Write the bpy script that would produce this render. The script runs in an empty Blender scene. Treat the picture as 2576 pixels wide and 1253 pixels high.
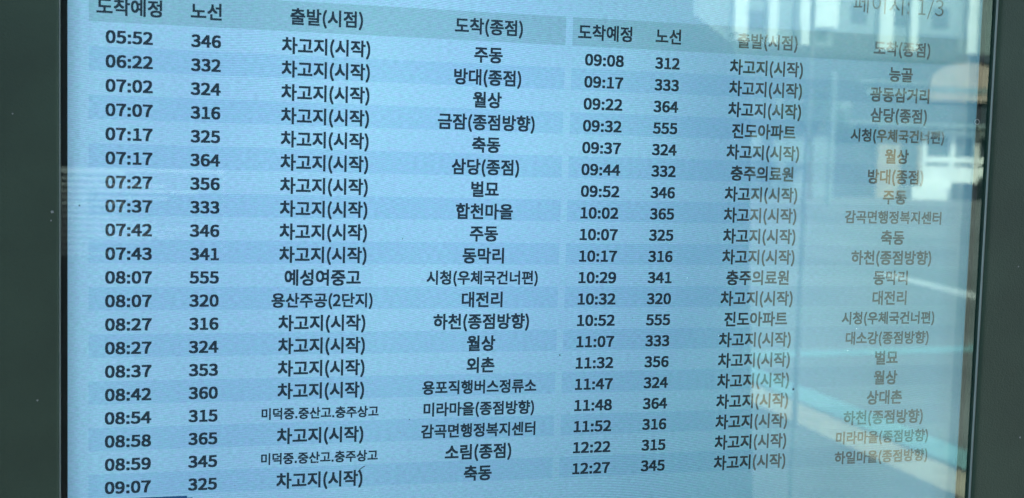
import bpy, bmesh, math, random, json
from mathutils import Vector, Matrix
random.seed(7)
scene = bpy.context.scene
COL = scene.collection
R = math.radians

# ------------------------------------------------------------------ camera
U = 0.016                      # one timetable row is 16 mm tall
ZC = 1.55 + 4.2835 * U         # height of the first row's centre
cam_d = bpy.data.cameras.new('camera')
cam = bpy.data.objects.new('camera', cam_d)
COL.objects.link(cam)
yaw, pit, rol = 0.26204, 0.07779, 0.02743
fw = Vector((math.sin(yaw) * math.cos(pit), math.cos(yaw) * math.cos(pit), -math.sin(pit)))
rt = Vector((math.cos(yaw), -math.sin(yaw), 0))
up = rt.cross(fw)
r2 = math.cos(rol) * rt + math.sin(rol) * up
u2 = -math.sin(rol) * rt + math.cos(rol) * up
m = Matrix((r2, u2, -fw)).transposed().to_4x4()
m.translation = Vector((2.07059 * U, -54.4952 * U, 1.55))
cam.matrix_world = m
cam_d.sensor_width = 36
cam_d.lens = 36 * 3125.69 / 2575
cam_d.clip_start = 0.02
cam_d.clip_end = 600
cam_d.dof.use_dof = True
cam_d.dof.focus_distance = 0.94
cam_d.dof.aperture_fstop = 9.5
scene.camera = cam

# ------------------------------------------------------------------ sky, sun, exposure
SUN_EL, SUN_AZ = R(42), R(12)          # the sun stands behind the display, a little to the right
wd = bpy.data.worlds.new('World')
scene.world = wd
wd.use_nodes = True
nt = wd.node_tree
sky = nt.nodes.new('ShaderNodeTexSky')
sky.sky_type = 'NISHITA'
sky.sun_disc = False
sky.sun_elevation = SUN_EL
sky.sun_rotation = SUN_AZ
nt.links.new(sky.outputs[0], nt.nodes['Background'].inputs[0])
nt.nodes['Background'].inputs[1].default_value = 0.06
sl = bpy.data.lights.new('sun', 'SUN')
sl.energy = 4.2
sl.angle = R(0.5)
sl.color = (1.0, 0.94, 0.85)
sun = bpy.data.objects.new('sun', sl)
COL.objects.link(sun)
sdir = Vector((math.sin(SUN_AZ) * math.cos(SUN_EL), math.cos(SUN_AZ) * math.cos(SUN_EL), math.sin(SUN_EL)))
sun.rotation_euler = sdir.to_track_quat('Z', 'Y').to_euler()
sun.location = sdir * 40
scene.view_settings.view_transform = 'Standard'
scene.view_settings.look = 'None'
scene.view_settings.gamma = 1
scene.view_settings.use_curve_mapping = False
scene.cycles.use_denoising = True
EXPO = 3.0                              # exposed for the shade, as the phone did
scene.view_settings.exposure = EXPO
SCR = 1.0 / 2 ** EXPO

# ------------------------------------------------------------------ helpers
def link(o, parent=None):
    COL.objects.link(o)
    if parent is not None:
        o.parent = parent
    return o

def mesh_obj(name, bm, mats, parent=None, smooth=False):
    me = bpy.data.meshes.new(name)
    bmesh.ops.recalc_face_normals(bm, faces=bm.faces)
    bm.to_mesh(me)
    bm.free()
    for q in (mats if isinstance(mats, (list, tuple)) else [mats]):
        me.materials.append(q)
    if smooth:
        for f in me.polygons:
            f.use_smooth = True
    return link(bpy.data.objects.new(name, me), parent)

def box(bm, x0, x1, y0, y1, z0, z1, bevel=0.0, mi=0):
    r = bmesh.ops.create_cube(bm, size=1)
    vs = r['verts']
    bmesh.ops.transform(bm, verts=vs, matrix=Matrix.Translation(((x0 + x1) / 2, (y0 + y1) / 2, (z0 + z1) / 2)) @ Matrix.Diagonal((x1 - x0, y1 - y0, z1 - z0, 1)))
    fs = {f for v in vs for f in v.link_faces}
    for f in fs:
        f.material_index = mi
    if bevel:
        es = {e for v in vs for e in v.link_edges}
        bmesh.ops.bevel(bm, geom=list(es), offset=bevel, segments=2, affect='EDGES', profile=0.6)

def boxes(name, mat, parent, *bs, bevel=0.0):
    bm = bmesh.new()
    for b in bs:
        box(bm, *b, bevel=bevel)
    return mesh_obj(name, bm, mat, parent)

def thing(name, label, cat, loc=(0, 0, 0), group=None):
    o = bpy.data.objects.new(name, None)
    o.empty_display_size = 0.1
    link(o)
    o.location = loc
    o['label'] = label
    o['category'] = cat
    if group:
        o['group'] = group
    return o

def tag(o, label, cat, group=None):
    o['label'] = label
    o['category'] = cat
    if group:
        o['group'] = group
    return o

def structure(o):
    o['kind'] = 'structure'
    return o

def new_mat(name):
    mt = bpy.data.materials.new(name)
    mt.use_nodes = True
    n = mt.node_tree
    n.nodes.clear()
    out = n.nodes.new('ShaderNodeOutputMaterial')
    return mt, n, out

def node(n, t, **kw):
    q = n.nodes.new(t)
    for k, v in kw.items():
        setattr(q, k, v)
    return q

def math_node(n, op, a, b=None, clamp=False):
    q = n.nodes.new('ShaderNodeMath')
    q.operation = op
    q.use_clamp = clamp
    for i, v in enumerate((a, b)):
        if v is None:
            continue
        if isinstance(v, (int, float)):
            q.inputs[i].default_value = v
        else:
            n.links.new(v, q.inputs[i])
    return q.outputs[0]

def surf(name, col, rough=0.6, metal=0.0, var=0.15, scale=6.0, bump=0.0, bscale=200.0, col2=None, spec=0.5):
    """Principled surface whose colour wanders between two tones of the thing's own paint or stone."""
    mt, n, out = new_mat(name)
    p = node(n, 'ShaderNodeBsdfPrincipled')
    p.inputs['Roughness'].default_value = rough
    p.inputs['Metallic'].default_value = metal
    p.inputs['Specular IOR Level'].default_value = spec
    tc = node(n, 'ShaderNodeNewGeometry')
    nz = node(n, 'ShaderNodeTexNoise')
    nz.inputs['Scale'].default_value = scale
    nz.inputs['Detail'].default_value = 6
    n.links.new(tc.outputs['Position'], nz.inputs['Vector'])
    rp = node(n, 'ShaderNodeValToRGB')
    c2 = col2 or tuple(c * (1 - var) for c in col)
    rp.color_ramp.elements[0].position = 0.35
    rp.color_ramp.elements[1].position = 0.65
    rp.color_ramp.elements[0].color = (*c2, 1)
    rp.color_ramp.elements[1].color = (*[c * (1 + var * 0.5) for c in col], 1)
    n.links.new(nz.outputs[0], rp.inputs[0])
    n.links.new(rp.outputs[0], p.inputs['Base Color'])
    if bump:
        nb = node(n, 'ShaderNodeTexNoise')
        nb.inputs['Scale'].default_value = bscale
        nb.inputs['Detail'].default_value = 3
        n.links.new(tc.outputs['Position'], nb.inputs['Vector'])
        b = node(n, 'ShaderNodeBump')
        b.inputs['Strength'].default_value = bump
        b.inputs['Distance'].default_value = 0.002
        n.links.new(nb.outputs[0], b.inputs['Height'])
        n.links.new(b.outputs[0], p.inputs['Normal'])
    n.links.new(p.outputs[0], out.inputs[0])
    return mt

# ------------------------------------------------------------------ the lit panel
# a liquid crystal panel: backlight, painted moire lines, dimmer when seen at a slant, weaker along its outer edge
X0, X1 = -2.43, 40.55          # picture area, in rows
Y0, Y1 = -22.0, 4.6
def lcd_group():
    g = bpy.data.node_groups.new('backlight', 'ShaderNodeTree')
    g.interface.new_socket('Color', in_out='INPUT', socket_type='NodeSocketColor')
    g.interface.new_socket('Emission', in_out='OUTPUT', socket_type='NodeSocketShader')
    gi = g.nodes.new('NodeGroupInput')
    go = g.nodes.new('NodeGroupOutput')
    geo = g.nodes.new('ShaderNodeNewGeometry')
    sp = g.nodes.new('ShaderNodeSeparateXYZ')
    g.links.new(geo.outputs['Position'], sp.inputs[0])
    def ramp(v, *stops):
        q = g.nodes.new('ShaderNodeValToRGB')
        q.color_ramp.interpolation = 'EASE' if len(stops) < 3 else 'LINEAR'
        e = q.color_ramp.elements
        while len(e) < len(stops):
            e.new(0.5)
        for k, (pos, val) in enumerate(stops):
            e[k].position = pos
            e[k].color = (val, val, val, 1) if isinstance(val, (int, float)) else (*val, 1)
        g.links.new(v, q.inputs[0])
        return q.outputs[0]
    # slant
    lw = g.nodes.new('ShaderNodeLayerWeight')
    lw.inputs[0].default_value = 0.5
    slant = ramp(lw.outputs['Facing'], *SLANT)
    # edge of the backlight
    dl = math_node(g, 'SUBTRACT', sp.outputs[0], X0 * U)
    dr = math_node(g, 'SUBTRACT', X1 * U, sp.outputs[0])
    el = ramp(math_node(g, 'DIVIDE', dl, 1.2 * U, True), (0.0, 0.62), (0.45, 0.92), (1.0, 1.0))
    er = ramp(math_node(g, 'DIVIDE', dr, 1.6 * U, True), (0.0, 0.72), (0.5, 0.84), (1.0, 1.0))
    # broad unevenness of the backlight
    n1 = g.nodes.new('ShaderNodeTexNoise')
    n1.inputs['Scale'].default_value = 5.0
    n1.inputs['Detail'].default_value = 2
    g.links.new(geo.outputs['Position'], n1.inputs['Vector'])
    broad = ramp(n1.outputs[0], (0.3, (0.93, 0.93, 0.97)), (0.7, (1.05, 1.06, 1.02)))
    # camera moire put into the emission as thin bent lines
    wv = g.nodes.new('ShaderNodeTexNoise')
    wv.inputs['Scale'].default_value = 2.2
    wv.inputs['Detail'].default_value = 0
    g.links.new(geo.outputs['Position'], wv.inputs['Vector'])
    ph = math_node(g, 'ADD', math_node(g, 'MULTIPLY', sp.outputs[2], 2 * math.pi / 0.00150), math_node(g, 'MULTIPLY', wv.outputs[0], 760.0))
    ln = math_node(g, 'SINE', ph)
    am = g.nodes.new('ShaderNodeTexNoise')
    am.inputs['Scale'].default_value = 7.0
    am.inputs['Detail'].default_value = 1
    g.links.new(geo.outputs['Position'], am.inputs['Vector'])
    amp = ramp(am.outputs[0], (0.35, 0.012), (0.68, MOIRE))
    lines = math_node(g, 'ADD', math_node(g, 'MULTIPLY', ln, amp), 1.0)
    # sub-pixel aliasing put into the emission: short flat dashes of slightly differing tint
    def dash(sx_, sz_, off, lo_, hi_):
        mp = g.nodes.new('ShaderNodeVectorMath')
        mp.operation = 'MULTIPLY_ADD'
        mp.inputs[1].default_value = (sx_, 1.0, sz_)
        mp.inputs[2].default_value = (off, off, off)
        g.links.new(geo.outputs['Position'], mp.inputs[0])
        q = g.nodes.new('ShaderNodeTexNoise')
        q.inputs['Scale'].default_value = 1.0
        q.inputs['Detail'].default_value = 1
        g.links.new(mp.outputs[0], q.inputs['Vector'])
        return ramp(q.outputs[0], (0.28, lo_), (0.72, hi_))
    tint = dash(300.0, 1150.0, 3.7, (0.93, 1.035, 0.965), (1.075, 0.965, 1.035))
    grain = math_node(g, 'MULTIPLY', dash(260.0, 1500.0, 0.0, 0.90, 1.10), dash(1300.0, 500.0, 9.1, 0.955, 1.045))
    vt = g.nodes.new('ShaderNodeVectorMath')
    vt.operation = 'MULTIPLY'
    g.links.new(broad, vt.inputs[0])
    g.links.new(tint, vt.inputs[1])
    broad = vt.outputs[0]
    # pale glow put into the emission around the upper middle
    dx = math_node(g, 'DIVIDE', math_node(g, 'SUBTRACT', sp.outputs[0], 13.0 * U), 15.0 * U)
    dz = math_node(g, 'DIVIDE', math_node(g, 'SUBTRACT', sp.outputs[2], ZC - 3.0 * U), 11.0 * U)
    rr = math_node(g, 'ADD', math_node(g, 'MULTIPLY', dx, dx), math_node(g, 'MULTIPLY', dz, dz))
    zone = math_node(g, 'ADD', math_node(g, 'MULTIPLY', math_node(g, 'EXPONENT', math_node(g, 'MULTIPLY', rr, -1.0)), 0.30), 0.965)
    lines = math_node(g, 'MULTIPLY', lines, zone)
    f = math_node(g, 'MULTIPLY', el, math_node(g, 'MULTIPLY', er, math_node(g, 'MULTIPLY', lines, grain)))
    vm = g.nodes.new('ShaderNodeVectorMath')
    vm.operation = 'MULTIPLY'
    g.links.new(gi.outputs[0], vm.inputs[0])
    g.links.new(broad, vm.inputs[1])
    vs_ = g.nodes.new('ShaderNodeVectorMath')
    vs_.operation = 'MULTIPLY'
    g.links.new(vm.outputs[0], vs_.inputs[0])
    g.links.new(slant, vs_.inputs[1])
    em = g.nodes.new('ShaderNodeEmission')
    g.links.new(vs_.outputs[0], em.inputs[0])
    g.links.new(math_node(g, 'MULTIPLY', f, SCR), em.inputs[1])
    g.links.new(em.outputs[0], go.inputs[0])
    return g
SLANT = ((0.0, (1, 1, 1)), (0.035, (0.96, 0.98, 0.98)), (0.085, (0.68, 0.76, 0.76)), (0.16, (0.39, 0.52, 0.485)))
MOIRE = 0.13
LCD = lcd_group()
def lit(name, col):
    mt, n, out = new_mat(name)
    g = node(n, 'ShaderNodeGroup')
    g.node_tree = LCD
    g.inputs[0].default_value = (*col, 1)
    # matte anti-glare front of the panel: a soft second reflection behind the pane's sharp one
    gl = node(n, 'ShaderNodeBsdfGlossy')
    gl.inputs['Roughness'].default_value = 0.16
    fr = node(n, 'ShaderNodeFresnel')
    fr.inputs[0].default_value = 1.5
    cv = node(n, 'ShaderNodeVectorMath', operation='SCALE')
    cv.inputs[0].default_value = (0.85, 1.0, 0.93)
    n.links.new(math_node(n, 'MULTIPLY', fr.outputs[0], 1.7), cv.inputs['Scale'])
    n.links.new(cv.outputs[0], gl.inputs['Color'])
    ad = node(n, 'ShaderNodeAddShader')
    n.links.new(g.outputs[0], ad.inputs[0])
    n.links.new(gl.outputs[0], ad.inputs[1])
    n.links.new(ad.outputs[0], out.inputs[0])
    return mt
M_WHITE = lit('lit_white', (0.272, 0.56, 0.82))
M_BAND = lit('lit_band', (0.233, 0.508, 0.78))
M_HEAD = lit('lit_header', (0.205, 0.455, 0.63))
M_TEXT = lit('lit_text', (0.010, 0.028, 0.052))
M_GREY = lit('lit_grey', (0.055, 0.09, 0.12))
M_FOOT = lit('lit_footer', (0.012, 0.09, 0.24))

M_PAINT = surf('powder_coat', (0.030, 0.054, 0.0315), rough=0.6, var=0.16, scale=14, bump=0.35, bscale=900, spec=0.3)
M_BLACK = surf('black_metal', (0.010, 0.012, 0.009), rough=0.6, var=0.1, scale=30)
M_BEAD = surf('seal', (0.27, 0.30, 0.26), rough=0.4, var=0.1, scale=30)
M_DIRT = surf('dirt', (0.010, 0.011, 0.012), rough=0.9, scale=400)

def glass_mat():
    mt, n, out = new_mat('pane_glass')
    tr = node(n, 'ShaderNodeBsdfTransparent')
    tr.inputs[0].default_value = (0.97, 0.985, 0.975, 1)
    gl = node(n, 'ShaderNodeBsdfGlossy')
    gl.inputs['Roughness'].default_value = 0.004
    gl.inputs['Color'].default_value = (0.78, 1.0, 0.90, 1)
    fr = node(n, 'ShaderNodeFresnel')
    fr.inputs[0].default_value = 1.52
    # both faces of the pane and the panel's own cover each send back their share
    f = math_node(n, 'MULTIPLY', fr.outputs[0], 1.75, True)
    mx = node(n, 'ShaderNodeMixShader')
    n.links.new(f, mx.inputs[0])
    n.links.new(tr.outputs[0], mx.inputs[1])
    n.links.new(gl.outputs[0], mx.inputs[2])
    n.links.new(mx.outputs[0], out.inputs[0])
    mb, n2, out2 = new_mat('pane_body')
    t2 = node(n2, 'ShaderNodeBsdfTransparent')
    t2.inputs[0].default_value = (0.985, 0.995, 0.99, 1)
    n2.links.new(t2.outputs[0], out2.inputs[0])
    return mt, mb
M_GLASS, M_GLASS_BODY = glass_mat()

# ------------------------------------------------------------------ ground and street
M_PAVE = surf('paving', (0.10, 0.10, 0.105), rough=0.85, var=0.2, scale=3)  # dark grey also carries the shade lying on the paving
M_ASPH = surf('asphalt', (0.17, 0.18, 0.175), rough=0.9, var=0.35, scale=0.45)
M_KERB = surf('kerb_stone', (0.42, 0.37, 0.28), rough=0.8, var=0.18, scale=5)
M_LINE = surf('white_line', (0.5, 0.52, 0.50), rough=0.7, var=0.12, scale=6)
M_BLUE = surf('blue_line', (0.20, 0.37, 0.38), rough=0.7, var=0.12, scale=6)

def sheet(name, x0, x1, y0, y1, z, mat):
    bm = bmesh.new()
    vs = [bm.verts.new((x, y, z)) for x, y in ((x0, y0), (x1, y0), (x1, y1), (x0, y1))]
    bm.faces.new(vs)
    return structure(mesh_obj(name, bm, mat))
sheet('ground', -250, 250, -300, 250, -0.02, M_ASPH)
def slab(name, mat, *bs, bevel=0.0):
    return structure(boxes(name, mat, None, *bs, bevel=bevel))
slab('pavement', M_PAVE, (-14, 3.56, -30, 14, -0.14, 0.0))
slab('kerb', M_KERB, (3.562, 3.86, -30, 14, -0.16, 0.004), bevel=0.015)
slab('road', M_ASPH, (3.87, 60, -200, 60, -0.15, -0.012))
def strip(name, pts, w, z, mat):
    bm = bmesh.new()
    for (xa, ya), (xb, yb) in pts:
        d = Vector((xb - xa, yb - ya, 0)).normalized()
        s = Vector((-d.y, d.x, 0)) * w / 2
        a, b = Vector((xa, ya, z)), Vector((xb, yb, z))
        bm.faces.new([bm.verts.new(q) for q in (a - s, b - s, b + s, a + s)])
    return structure(mesh_obj(name, bm, mat))
strip('blue_road_line', [((4.06, -24), (4.06, 10)), ((4.2, -8.1), (9.0, -8.4))], 0.27, -0.006, M_BLUE)
strip('white_road_line', [((9.05, 6), (9.15, -11.8)), ((9.15, -11.8), (9.6, -14.6))], 0.34, -0.007, M_LINE)

# letter outlines: advance, then closed outlines in thousandths of an em
GLYPHS = {
'(':(355,'251,-206 310,-180 235,-22 191,149 176,327 191,503 235,674 310,832 251,859 168,697 115,521 97,327 115,131 168,-44'),
')':(355,'104,-206 187,-44 240,131 258,327 240,521 187,697 104,859 44,832 119,674 165,503 180,327 165,149 119,-22 44,-180'),
'.':(292,'146,-14 195,6 215,59 195,112 146,132 97,112 77,59 97,6'),
'/':(412,'12,-188 82,-188 396,834 327,834'),
'0':(583,'292,-14 419,31 502,164 532,388 502,609 419,740 292,784 165,740 82,609 53,388 82,164 165,31|292,64 215,98 164,203 145,388 164,571 215,675 292,708 369,675 420,571 439,388 420,203 369,98'),
'1':(583,'92,0 515,0 515,80 360,80 360,770 287,770 217,738 127,715 127,654 265,654 265,80 92,80'),
'2':(583,'46,0 530,0 530,83 317,83 191,76 350,242 455,402 494,558 466,677 388,755 269,784 180,770 107,731 42,671 98,617 144,663 198,694 257,706 337,686 384,632 399,554 378,450 313,335 203,205 46,57'),
'3':(583,'276,-14 402,13 490,88 524,206 502,299 444,364 361,401 361,407 433,446 481,508 498,591 469,695 389,761 273,784 191,772 120,739 59,692 110,631 183,685 270,706 365,673 400,584 380,509 313,457 187,437 187,363 328,344 404,291 426,209 406,133 352,84 270,66 192,79 130,111 80,154 30,92 90,40 171,1'),
'4':(583,'357,0 447,0 447,212 550,212 550,289 447,289 447,770 341,770 21,275 21,212 357,212|357,289 121,289 296,551 358,665 362,665 357,525'),
'5':(583,'275,-14 398,17 491,107 527,250 495,389 412,470 295,496 233,488 180,465 200,688 489,688 489,770 116,770 90,411 142,378 203,412 270,423 354,402 410,342 430,248 407,151 349,88 266,66 187,78 125,110 77,151 28,88 89,39 169,1'),
'6':(583,'316,-14 427,18 507,105 538,236 511,371 437,451 324,478 262,467 202,435 149,386 179,574 250,675 348,705 415,689 470,646 524,705 476,746 416,773 343,784 203,743 99,609 59,368 93,156 184,29|151,309 204,366 257,397 308,407 385,386 431,327 446,236 429,144 383,84 316,62 233,90 177,174'),
'7':(583,'208,0 308,0 323,206 358,382 424,546 534,712 534,770 51,770 51,688 425,688 330,533 265,375 226,201'),
'8':(583,'294,-14 420,13 504,84 535,185 516,276 469,341 405,388 405,393 452,439 491,503 507,579 482,684 409,755 296,782 188,757 113,689 85,586 100,513 137,454 189,409 189,404 121,355 69,284 48,191 80,85 167,13|347,418 261,457 197,510 172,586 207,676 295,710 365,692 410,643 425,574 405,492|295,58 212,76 155,126 133,200 147,269 184,327 239,374 341,329 415,273 443,188 425,120 373,75'),
'9':(583,'247,-14 383,29 486,167 526,418 492,622 400,743 267,784 156,752 77,665 46,534 73,400 146,319 258,292 322,304 383,336 436,386 405,197 336,96 244,66 172,82 113,125 61,65 110,25 171,-3|435,466 382,407 327,374 274,363 198,385 152,444 137,534 154,626 201,687 268,709 352,681 409,600'),
':':(292,'146,410 195,430 215,483 195,536 146,557 97,536 77,483 97,430|146,-14 195,6 215,59 195,112 146,132 97,112 77,59 97,6'),
'감':(966,'191,286 191,-68 790,-68 790,286|704,214 704,2 277,2 277,214|703,869 703,330 790,330 790,565 930,565 930,638 790,638 790,869|93,807 93,736 437,736 381,590 250,472 51,390 86,319 274,394 414,502 501,640 532,807'),
'강':(966,'492,289 328,266 220,203 182,104 220,5 328,-58 492,-80 656,-58 762,5 800,104 762,203 656,266|492,220 610,205 688,166 715,104 688,43 610,4 492,-11 373,4 296,43 268,104 296,166 373,205|703,869 703,300 790,300 790,550 930,550 930,623 790,623 790,869|95,798 95,727 438,727 382,576 250,454 54,368 89,297 275,376 414,487 502,629 533,798'),
'거':(966,'525,487 525,415 747,415 747,-82 833,-82 833,869 747,869 747,487|93,766 93,695 440,695 408,537 336,395 218,271 53,167 100,99 300,231 432,390 505,569 527,766'),
'건':(966,'541,576 541,503 747,503 747,166 834,166 834,868 747,868 747,576|114,795 114,723 451,723 391,565 258,437 67,346 104,275 286,360 425,477 514,623 545,795|233,237 233,-61 858,-61 858,11 321,11 321,237'),
'고':(966,'144,773 144,702 722,702 722,680 720,558 711,417 686,250 774,239 799,413 808,556 809,680 809,773|387,463 387,124 53,124 53,51 911,51 911,124 473,124 473,463'),
'곡':(966,'145,238 145,167 713,167 713,-82 800,-82 800,238|405,609 405,417 54,417 54,346 910,346 910,417 492,417 492,609|154,817 154,747 715,747 714,672 708,589 691,492 778,483 795,583 801,669 801,746 801,817'),
'골':(966,'154,830 154,759 715,759 714,699 710,631 697,551 784,543 796,629 801,704 801,769 801,830|405,654 405,489 54,489 54,420 910,420 910,489 492,489 492,654|157,-1 157,-70 829,-70 829,-1 243,-1 243,105 805,105 805,333 154,333 154,263 718,263 718,168 157,168'),
'공':(966,'478,269 303,248 189,188 148,93 189,0 303,-59 478,-80 654,-59 768,0 809,93 768,188 654,248|478,202 608,189 692,151 723,93 692,37 608,1 478,-12 349,1 265,37 234,93 265,151 349,189|154,820 154,750 715,750 715,741 714,666 708,588 690,498 775,488 794,580 800,663 801,741 801,820|405,609 405,426 54,426 54,355 910,355 910,426 492,426 492,609'),
'광':(966,'485,264 317,243 208,185 170,93 208,0 317,-58 485,-79 654,-58 762,0 800,93 762,185 654,243|485,195 607,183 685,148 712,93 685,37 607,3 485,-9 364,3 285,37 257,93 285,148 364,183|104,809 104,737 488,737 487,675 480,599 464,508 549,501 567,604 574,690 575,757 575,809|56,340 241,343 443,354 646,378 641,441 333,417 333,603 247,603 247,415 46,413|704,869 704,276 792,276 792,537 928,537 928,610 792,610 792,869'),
'국':(966,'142,239 142,169 721,169 721,-82 808,-82 808,239 525,239 525,413 914,413 914,484 778,484 795,588 802,677 803,754 803,824 162,824 162,752 716,752 715,676 709,588 691,484 53,484 53,413 438,413 438,239'),
'금':(966,'159,268 159,-69 806,-69 806,268|720,199 720,2 244,2 244,199|53,468 53,397 914,397 914,468 776,468 795,577 802,669 803,748 803,818 162,818 162,747 716,747 715,668 708,577 689,468'),
'너':(966,'457,556 457,484 748,484 748,-83 835,-83 835,869 748,869 748,556|104,221 104,147 178,147 324,150 467,162 612,186 602,258 464,236 329,225 191,221 191,763 104,763'),
'노':(966,'158,788 158,366 438,366 438,112 53,112 53,41 914,41 914,112 525,112 525,366 815,366 815,437 246,437 246,788'),
'능':(966,'53,423 53,352 912,352 912,423|481,268 307,247 195,188 155,95 195,1 307,-57 481,-78 655,-57 767,1 806,95 767,188 655,247|481,199 608,187 690,151 718,95 690,39 608,3 481,-9 353,3 272,39 244,95 272,151 353,187|169,850 169,534 813,534 813,605 255,605 255,850'),
'단':(966,'703,869 703,181 790,181 790,515 931,515 931,587 790,587 790,869|97,787 97,349 170,349 344,351 484,361 612,381 602,453 480,433 347,424 183,421 183,715 516,715 516,787|199,250 199,-61 832,-61 832,11 285,11 285,250'),
'당':(966,'487,284 320,262 213,200 174,102 213,4 320,-58 487,-80 653,-58 760,4 798,102 760,200 653,262|487,213 608,200 687,162 714,102 687,42 608,4 487,-9 366,4 287,42 259,102 287,162 366,200|703,869 703,304 791,304 791,549 930,549 930,622 791,622 791,869|95,796 95,379 168,379 343,382 484,391 612,411 603,482 481,463 347,453 181,451 181,725 514,725 514,796'),
'대':(966,'560,848 560,-33 641,-33 641,416 775,416 775,-82 858,-82 858,869 775,869 775,487 641,487 641,848|86,753 86,152 148,152 278,154 390,163 500,181 492,253 391,237 289,228 173,226 173,682 439,682 439,753'),
'덕':(966,'200,251 200,181 747,181 747,-82 834,-82 834,251|104,803 104,345 174,345 341,347 474,356 598,376 588,446 471,428 345,418 190,416 190,731 537,731 537,803|481,623 481,551 747,551 747,300 834,300 834,869 747,869 747,623'),
'도':(966,'162,792 162,354 438,354 438,110 53,110 53,38 914,38 914,110 524,110 524,354 814,354 814,424 249,424 249,721 805,721 805,792'),
'동':(966,'481,262 307,241 195,183 155,90 195,-3 307,-61 481,-81 655,-61 767,-3 806,90 767,183 655,241|481,193 608,181 690,146 718,90 690,34 608,-1 481,-13 353,-1 272,34 244,90 272,146 353,181|161,825 161,509 439,509 439,400 53,400 53,330 912,330 912,400 524,400 524,509 811,509 811,580 247,580 247,755 805,755 805,825'),
'라':(966,'696,869 696,-83 783,-83 783,418 938,418 938,492 783,492 783,869|89,780 89,709 432,709 432,511 91,511 91,146 167,146 332,149 478,160 622,181 613,252 476,232 336,222 178,220 178,439 518,439 518,780'),
'료':(966,'160,358 160,287 293,287 293,108 53,108 53,36 914,36 914,108 682,108 682,287 829,287 829,358 246,358 246,511 807,511 807,798 158,798 158,727 721,727 721,581 160,581|378,108 378,287 597,287 597,108'),
'류':(966,'51,303 51,232 275,232 275,-82 362,-82 362,232 602,232 602,-82 689,-82 689,232 913,232 913,303|158,471 158,399 830,399 830,471 245,471 245,587 809,587 809,832 154,832 154,761 721,761 721,653 158,653'),
'리':(966,'745,869 745,-83 831,-83 831,869|105,780 105,709 456,709 456,512 107,512 107,147 186,147 345,150 500,160 664,182 655,253 497,233 347,222 195,220 195,441 544,441 544,780'),
'림':(966,'744,868 744,305 831,305 831,868|217,253 217,-69 831,-69 831,253|746,183 746,2 303,2 303,183|100,811 100,741 445,741 445,620 102,620 102,350 179,350 341,352 490,361 640,380 629,452 485,433 343,424 187,422 187,551 530,551 530,811'),
'마':(966,'90,773 90,160 526,160 526,773|440,704 440,230 175,230 175,704|695,869 695,-82 783,-82 783,416 938,416 938,489 783,489 783,869'),
'막':(966,'91,797 91,376 528,376 528,797|443,728 443,446 176,446 176,728|172,255 172,185 703,185 703,-83 790,-83 790,255|703,869 703,306 790,306 790,549 930,549 930,622 790,622 790,869'),
'면':(966,'444,715 444,411 182,411 182,715|529,629 747,629 747,498 529,498|747,868 747,702 529,702 529,786 97,786 97,341 529,341 529,426 747,426 747,174 834,174 834,868|224,236 224,-61 856,-61 856,11 311,11 311,236'),
'묘':(966,'724,722 724,414 238,414 238,722|153,792 153,345 286,345 286,111 53,111 53,39 914,39 914,111 678,111 678,345 809,345 809,792|372,111 372,345 592,345 592,111'),
'미':(966,'106,775 106,157 543,157 543,775|459,706 459,227 192,227 192,706|743,869 743,-83 830,-83 830,869'),
'발':(966,'91,829 91,415 532,415 532,829 445,829 445,693 178,693 178,829|178,625 445,625 445,485 178,485|703,869 703,378 790,378 790,592 930,592 930,664 790,664 790,869|189,-1 189,-71 824,-71 824,-1 274,-1 274,102 790,102 790,333 187,333 187,264 704,264 704,167 189,167'),
'방':(966,'487,272 320,251 212,191 174,97 212,1 320,-60 487,-81 654,-60 761,1 798,97 761,191 654,251|487,203 609,190 686,154 713,97 686,38 609,1 487,-12 366,1 288,38 261,97 288,154 366,190|91,809 91,371 532,371 532,809 445,809 445,666 178,666 178,809|178,597 445,597 445,441 178,441|703,869 703,298 790,298 790,557 930,557 930,630 790,630 790,869'),
'버':(966,'178,478 441,478 441,228 178,228|90,794 90,157 526,157 526,444 748,444 748,-83 834,-83 834,869 748,869 748,516 526,516 526,794 441,794 441,547 178,547 178,794'),
'벌':(966,'186,621 442,621 442,482 186,482|99,825 99,412 528,412 528,586 747,586 747,375 833,375 833,869 747,869 747,658 528,658 528,825 442,825 442,690 186,690 186,825|224,1 224,-69 869,-69 869,1 310,1 310,102 833,102 833,329 222,329 222,258 747,258 747,167 224,167'),
'복':(966,'148,214 148,144 717,144 717,-82 805,-82 805,214|252,671 712,671 712,561 252,561|166,847 166,491 438,491 438,378 53,378 53,307 911,307 911,378 525,378 525,491 798,491 798,847 712,847 712,738 252,738 252,847'),
'산':(966,'286,811 286,694 256,556 174,443 48,368 96,298 198,355 278,437 332,539 387,447 465,373 562,321 606,391 484,461 402,566 372,691 372,811|703,869 703,167 790,167 790,504 930,504 930,578 790,578 790,869|200,234 200,-61 832,-61 832,11 288,11 288,234'),
'삼':(966,'193,269 193,-69 790,-69 790,269|704,199 704,2 278,2 278,199|286,820 286,726 256,589 174,477 48,401 95,332 198,390 278,472 332,575 386,484 463,410 558,359 604,428 483,498 401,603 372,728 372,820|703,869 703,313 790,313 790,560 930,560 930,632 790,632 790,869'),
'상':(966,'487,267 320,246 212,187 174,93 212,0 320,-59 487,-80 654,-59 761,0 798,93 761,187 654,246|487,197 609,185 686,149 713,93 686,37 609,2 487,-11 366,2 288,37 261,93 288,149 366,185|284,819 284,723 254,585 173,472 48,396 95,327 196,383 275,465 329,567 382,477 459,404 555,353 601,421 480,490 399,593 370,715 370,819|703,869 703,292 790,292 790,549 930,549 930,623 790,623 790,869'),
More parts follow.
